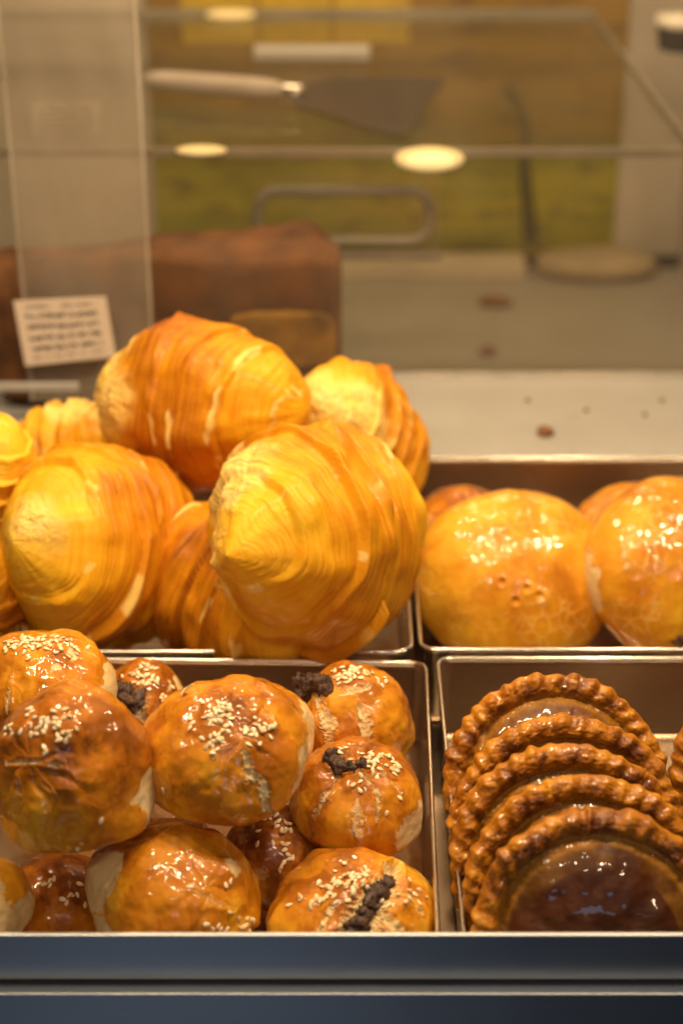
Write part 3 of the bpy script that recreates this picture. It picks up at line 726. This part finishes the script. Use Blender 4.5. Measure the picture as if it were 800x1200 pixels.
def card_mat(name, col=(.56, .49, .43)):
    t = NT(name); c = t.coord((1, 1, 1), 'UV')
    sep = t.n('ShaderNodeSeparateXYZ'); t.t.links.new(c, sep.inputs[0])
    rows = t.math('FRACT', t.math('MULTIPLY', sep.outputs[1], 6.0)); inrow = t.math('MULTIPLY', t.math('GREATER_THAN', rows, .32), t.math('LESS_THAN', rows, .78))
    rid = t.math('FLOOR', t.math('MULTIPLY', sep.outputs[1], 6.0))
    cmb = t.n('ShaderNodeCombineXYZ'); t.put(cmb.inputs[0], t.math('MULTIPLY', sep.outputs[0], 26.0)); t.put(cmb.inputs[1], t.math('MULTIPLY', rid, 7.3)); t.put(cmb.inputs[2], t.math('MULTIPLY', sep.outputs[1], 22.0))
    nz = t.noise(1.0, 2, cmb.outputs[0])
    ink = t.math('MULTIPLY', inrow, t.math('GREATER_THAN', nz, .47))
    mg = t.math('MULTIPLY', t.math('MULTIPLY', t.math('GREATER_THAN', sep.outputs[0], .10), t.math('LESS_THAN', sep.outputs[0], .88)), t.math('MULTIPLY', t.math('GREATER_THAN', sep.outputs[1], .1), t.math('LESS_THAN', sep.outputs[1], .92)))
    t.set(Base_Color=t.mix(t.math('MULTIPLY', ink, mg), col, (.05, .04, .04)), Roughness=.55)
    return t.m
def card(name, label, pts, y, col=(.74, .62, .52)):
    """pts: 4 world points (bl, br, tr, tl), slab 0.08 thick"""
    P = np.array(pts); o = P.mean(0); o0 = P[0]*.5+P[1]*.5
    bm = bmesh.new(); uvl = bm.loops.layers.uv.new('UVMap')
    uv = [(0, 0), (1, 0), (1, 1), (0, 1)]
    fr = [bm.verts.new(Vector(p-o0)) for p in P]; bk = [bm.verts.new(Vector(p-o0)+Vector((0, .08, 0))) for p in P]
    f = bm.faces.new(fr)
    for l, q in zip(f.loops, uv): l[uvl].uv = q
    bm.faces.new(bk[::-1])
    for i in range(4): bm.faces.new((fr[i], fr[(i+1) % 4], bk[(i+1) % 4], bk[i]))
    c = bm_link(name, bm, card_mat(name+'_print', col), None, o0); tag(c, label, 'price card'); return c
yc = 97.6
card('price_card', 'small white price card with smudged print, tilted in front of the brown cake', [H(30, 429, yc), H(136, 418, yc), H(124, 348, yc), H(16, 353, yc)], yc)
card('price_card', 'faint pale card behind the cloudy panel, high at the left', [H(38, 162, 112), H(118, 160, 112), H(118, 118, 112), H(38, 120, 112)], 112, (.5, .45, .40))

def panel(name, label, cat, mat, p0, p1, thick, edges=True, emat=None):
    """upright clear sheet between two points of the same y"""
    x0, x1 = sorted((p0[0], p1[0])); z0, z1 = sorted((p0[2], p1[2])); y = p0[1]
    t = thing(name, label, cat, ((x0+x1)/2, y, z0)); hx = (x1-x0)/2
    bm_link('sheet', box_bm(-hx, hx, 0, thick, 0, z1-z0), mat, t)
    if edges:
        for s in (-1, 1): bm_link('polished_edge', box_bm(s*hx-.09 if s > 0 else -hx-.11, s*hx+.11 if s > 0 else -hx+.09, -.02, thick+.02, 0, z1-z0), emat or M['edge_soft'], t)
    return t
M['edge_soft'] = clear('soft_acrylic_edge', (.95, .92, .86), .55, .2)
panel('cloudy_panel', 'cloudy upright acrylic panel at the left, in front of the brown cake', 'panel', M['milky'], H(38, 470, 98.6), np.array([H(182, 470, 98.6)[0], 98.6, 31.0]), .3)
panel('dusty_panel', 'dusty clear panel right of the cloudy one, before the cake block', 'panel', clear('dusty_panel_acrylic', (.96, .94, .90), .045, .2, fk=.4), H(186, 470, 98.7), np.array([H(399, 470, 98.7)[0], 98.7, 15.5]), .3, edges=False)
bm = box_bm(-30, H(92, 455, 97)[0], -.1, .25, 0, .5, .05); o = bm_link('price_rail', bm, M['deck'], None, (0, 97.2, H(50, 458, 97.2)[2])); tag(o, 'thin pale rail along the ledge under the tilted price card', 'rail')

pane = bm_link('sheet', box_bm(-45, 45, 0, .3, 0, 40), clear('dusty_guard_acrylic', (.96, .94, .90), .036, .15, fk=.5), None, (0, 106.4, 4.0))
pane.name = 'guard_pane'; tag(pane, 'dusty clear acrylic guard standing across the whole width behind the steel ledge', 'guard pane')

# glass shelf with the cake slicer on it
zs = 18.8; xr = 22.4
t = thing('acrylic_shelf', 'clear acrylic shelf above the worktop with pale front and back edges', 'shelf', (0, 108, zs-.5))
bm_link('sheet', box_bm(-50, xr, .2, 48.8, 0, .5), M['glass'], t)
bm_link('front_edge', box_bm(-50, xr+.3, -.1, .2, -.05, .55, .06), M['edge'], t)
bm_link('rear_edge', box_bm(-50, xr+.3, 48.8, 49.4, -.1, .9, .06), M['edge'], t)
bm_link('side_edge', box_bm(xr, xr+.3, .2, 48.8, -.05, .55, .06), M['edge'], t)

blade_m = simple('worn_blade_steel', (.075, .07, .075), .42, .6, .2, 50); hand_m = simple('pale_handle', (.46, .40, .36), .45, 0, .12, 60)
zb = zs+.25
t = thing('cake_slicer', 'cake slicer with pale handle and dark wedge blade lying on the clear shelf', 'cake slicer', G(340, 110, zs))
o0 = G(340, 110, zs)
pts = [G(x, y, zb)-o0 for x, y in ((344, 100), (400, 93), (460, 92), (521, 94), (500, 122), (474, 160), (430, 152), (380, 134), (345, 124))]
bm_link('blade', prism_bm(pts, .12, .03), blade_m, t)
p0, p1 = G(166, 92, zs+.8)-o0, G(338, 106, zs+.8)-o0
k = np.linspace(0, 1, 24); path = p0[None]+(p1-p0)[None]*k[:, None]
V, F = tube(path, .95*np.sqrt(np.clip(1-(2*k-1)**6, .02, 1))*(.95+.12*k), 20); V[:, 2] = (V[:, 2]-.8)*.75+.8
qmesh('handle', V, F, hand_m, t)
p0, p1 = G(330, 105, zs+.7)-o0, G(356, 110, zs+.55)-o0; path = p0[None]+(p1-p0)[None]*k[:, None]
V, F = tube(path, .95*np.sqrt(np.clip(1-(2*k-1)**6, .05, 1)), 18); V[:, 2] = (V[:, 2]-.7)*.7+.7
qmesh('ferrule', V, F, M['rim'], t)

# clear bin lid with a loop handle, standing behind the cake
yb = 112.0
a, b = H(285, 297, yb), H(520, 212, yb)
t = thing('bin_front', 'clear bin front with a rounded loop handle, behind the brown cake', 'bin front', ((a[0]+b[0])/2, yb, a[2])); o0 = np.array([(a[0]+b[0])/2, yb, a[2]]); hx = (b[0]-a[0])/2
bm_link('sheet', box_bm(-hx, hx, 0, .3, 0, b[2]-a[2]+.4), M['pane'], t)
bm_link('base_bar', box_bm(-hx-1.0, hx, -.3, .4, -.45, .2, .12), M['edge'], t)
L = rrect(H(302, 250, yb)[0], H(503, 250, yb)[0], H(400, 280, yb)[2], H(400, 222, yb)[2], 1.3, 8)
path = np.c_[L[:, 0], np.full(len(L), yb-.4), L[:, 1]]-o0
V, F = tube(path, .38, 10, True); qmesh('loop_handle', V, F, M['edge'], t)

# printed landscape panel on the back wall
def poster_mat():
    t = NT('landscape_print'); c = t.n('ShaderNodeTexCoord'); sep = t.n('ShaderNodeSeparateXYZ'); t.t.links.new(c.outputs['Generated'], sep.inputs[0])
    n = t.noise(6, 5, t.coord((1, 1, 3.5))); n2 = t.noise(22, 4, t.coord((1, 1, 3)))
    h = t.math('ADD', sep.outputs[2], t.math('MULTIPLY', t.math('SUBTRACT', n, .5), .30))
    col = t.ramp(h, [(.0, (.21, .21, .015)), (.10, (.33, .30, .02)), (.17, (.22, .21, .016)), (.23, (.14, .13, .012)), (.30, (.27, .165, .012)), (.6, (.31, .17, .010)), (1, (.36, .17, .012))])
    col = t.mix(t.math('MULTIPLY', t.ramp(n2, [(.52, (0, 0, 0)), (.66, (1, 1, 1))]), .6), col, (.07, .045, .02))
    t.set(Base_Color=col, Roughness=.6); return t.m
yw = 161.6
a, b = H(185, 298, yw), H(727, -420, yw)
t = thing('landscape_panel', 'printed panel of a green meadow under an orange sky on the back wall', 'picture', ((a[0]+b[0])/2, yw, a[2])); o0 = np.array([(a[0]+b[0])/2, yw, a[2]]); hx = (H(727, 150, yw)[0]-a[0])/2; o0[0] = a[0]+hx; t.location.x = o0[0]*U
bm_link('print', box_bm(-hx, hx, 0, .4, 0, b[2]-a[2]), poster_mat(), t)
ym = simple('yellow_print', (.62, .43, .012), .6, 0, .15, 30)
for x0, x1 in ((214, 300), (306, 388), (392, 480)):
    q0, q1 = H(x0, 50, yw-.12)-o0, H(x1, -25, yw-.12)-o0; bm_link('yellow_patch', box_bm(q0[0], q1[0], -.12, -.01, q0[2], q1[2]), ym, t)
tm = simple('tree_print', (.06, .06, .02), .7, 0, .3, 40)
pth = np.array([H(x, y, yw-.1)-o0 for x, y in ((592, 100), (608, 125), (616, 150), (614, 200), (618, 240), (622, 285))]); 
kk = np.linspace(0, 5, 30); pth = np.stack([np.interp(kk, np.arange(6), pth[:, i]) for i in range(3)], 1); V, F = tube(pth, np.linspace(.35, .75, 30), 8); V[:, 1] = -.06+(V[:, 1]-V[:, 1].mean())*.08; qmesh('tree_print', V, F, tm, t)

# things at the back of the worktop
loafm = simple('pale_cloth', (.40, .32, .22), .7, 0, .12, 30)
D, F = cubesphere(30); V = np.sign(D)*np.abs(D)**.8*np.array([5.6, 3.0, 1.35]); V *= (1+.12*fbm(D*2, 3, 2))[:, None]
o = qmesh('folded_cloth', V+np.array([0, 0, 1.1]), F, loafm, None, G(696, 322, -6)); tag(o, 'low pale folded cloth at the back right of the worktop', 'cloth')
b0 = G(505, 328, -6)
o = bm_link('cutting_board', box_bm(-10, 9, -.2, 3.4, 0, 1.7, .2), simple('pale_board', (.56, .48, .38), .55, 0, .1, 30), None, b0); tag(o, 'long pale board lying at the back of the worktop under the printed panel', 'board')
b0 = G(365, 72, zs)
o = bm_link('metal_box', box_bm(-4.6, 4.6, 0, 2.0, 0, 1.0, .2), M['deck'], None, b0); tag(o, 'flat grey metal box on the clear shelf behind the cake slicer', 'box')
D, F = cubesphere(20)
b0 = G(800, 62, zs)
t = thing('lidded_tub', 'white lidded tub cut off by the right edge at the top', 'tub', b0)
V, F = tube(np.array([[0, 0, z] for z in np.linspace(0, 2.2, 8)]), np.array([.1, 2.0, 2.05, 2.1, 2.15, 2.2, 2.2, .1]), 32); qmesh('tub', V, F, M['dark'], t)
V, F = tube(np.array([[0, 0, z] for z in (2.1, 2.15, 2.2, 2.9, 3.0)]), np.array([.1, 2.3, 2.4, 2.4, .1]), 32); qmesh('lid', V, F, simple('white_lid', (.8, .76, .7), .4), t)

# glowing shapes added in place of reflections along the clear shelf
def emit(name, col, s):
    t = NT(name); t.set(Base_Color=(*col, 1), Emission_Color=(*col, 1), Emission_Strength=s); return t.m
def reflection(label, p, rx, rz, s):
    D, F = cubesphere(20); t = thing('reflection_glow', label, 'reflection', p, 'glowing reflection stand-ins along the acrylic shelf')
    qmesh('glow_shape', D*np.array([rx, rx*.5, rz]), F, emit('reflection_emission', (1.0, .78, .36), s), t)
    V, F2 = tube(np.array([[0, y, 0] for y in np.linspace(.1, .6, 4)]), rz*.5, 10); qmesh('glow_stub', V, F2, M['dark'], t)
reflection('largest round glowing stand-in for a lamp at the front edge of the clear shelf', H(503, 186, 107.2), 2.2, .75, .46)
reflection('narrow glowing stand-in for a lamp left on the front edge of the clear shelf', H(236, 176, 107.4), 1.6, .28, .42)
reflection('narrow glowing stand-in for a lamp on the back edge of the clear shelf, near the top', H(270, 17, 156.4), 2.2, .45, .4)

# ------------------------------------------------------------------ light
def area(name, loc, target, sx, sy, power, col, spread=180):
    l = bpy.data.lights.new(name, 'AREA'); l.shape = 'RECTANGLE'; l.size = sx*U; l.size_y = sy*U; l.energy = power; l.color = col; l.spread = math.radians(spread)
    o = bpy.data.objects.new(name, l); COL.objects.link(o); o.location = Vector(loc)*U
    o.rotation_euler = (Vector(target)-Vector(loc)).to_track_quat('-Z', 'Y').to_euler()
    return o
WARM = (1.0, .72, .40)
area('display_strip_light', (0, 60, 64), (0, 72, 4), 80, .8, .8, WARM)
for x in (-30, -13, 4, 21, 38): area('display_and_fill_spot', (x, 62, 62), (x*.9, 70, 4), 4.2, 2.6, 1.08, WARM)
for x in (-18, 2, 22): area('display_and_fill_spot', (x, 97, 58), (x*.9, 84, 4), 3, 2.0, .6, WARM)  # added unseen row, lights the puffs from behind for the tray wall's reflections
area('rear_fill_light', (0, 132, 50), (0, 140, -6), 70, 6, 1.8, WARM)  # added unseen fill to brighten the worktop
for x in (-34, -6, 12, 44): area('shop_ceiling_light', (x, -20, 92), (x*.3, 70, 4), 3.6, 2.6, .75, (1.0, .78, .52))
area('street_daylight', (14, -70, 30), (8, 50, 5), 44, 20, .7, (.55, .76, 1.0))
area('bar_fill_light', (-14, -14, -46), (0, 47, 4), 34, 40, .12, (.68, .80, 1.0))  # added unseen fill from below the deck, lights only the steel bars
w = bpy.data.worlds.new('World'); sc.world = w; w.use_nodes = True
w.node_tree.nodes['Background'].inputs[0].default_value = (.55, .62, .75, 1); w.node_tree.nodes['Background'].inputs[1].default_value = .013

# ------------------------------------------------------------------ camera
cd = bpy.data.cameras.new('camera'); co = bpy.data.objects.new('camera', cd); COL.objects.link(co); sc.camera = co
co.location = Vector(CAM)*U; co.rotation_euler = (math.pi/2-PITCH, 0, 0)
cd.sensor_fit = 'VERTICAL'; cd.sensor_height = 36; cd.sensor_width = 24; cd.lens = 60
cd.clip_start = .02; cd.clip_end = 50
cd.dof.use_dof = True; cd.dof.focus_distance = .69; cd.dof.aperture_fstop = 6.0
sc.view_settings.view_transform = 'Standard'; sc.view_settings.look = 'None'; sc.view_settings.exposure = 0; sc.view_settings.gamma = 1
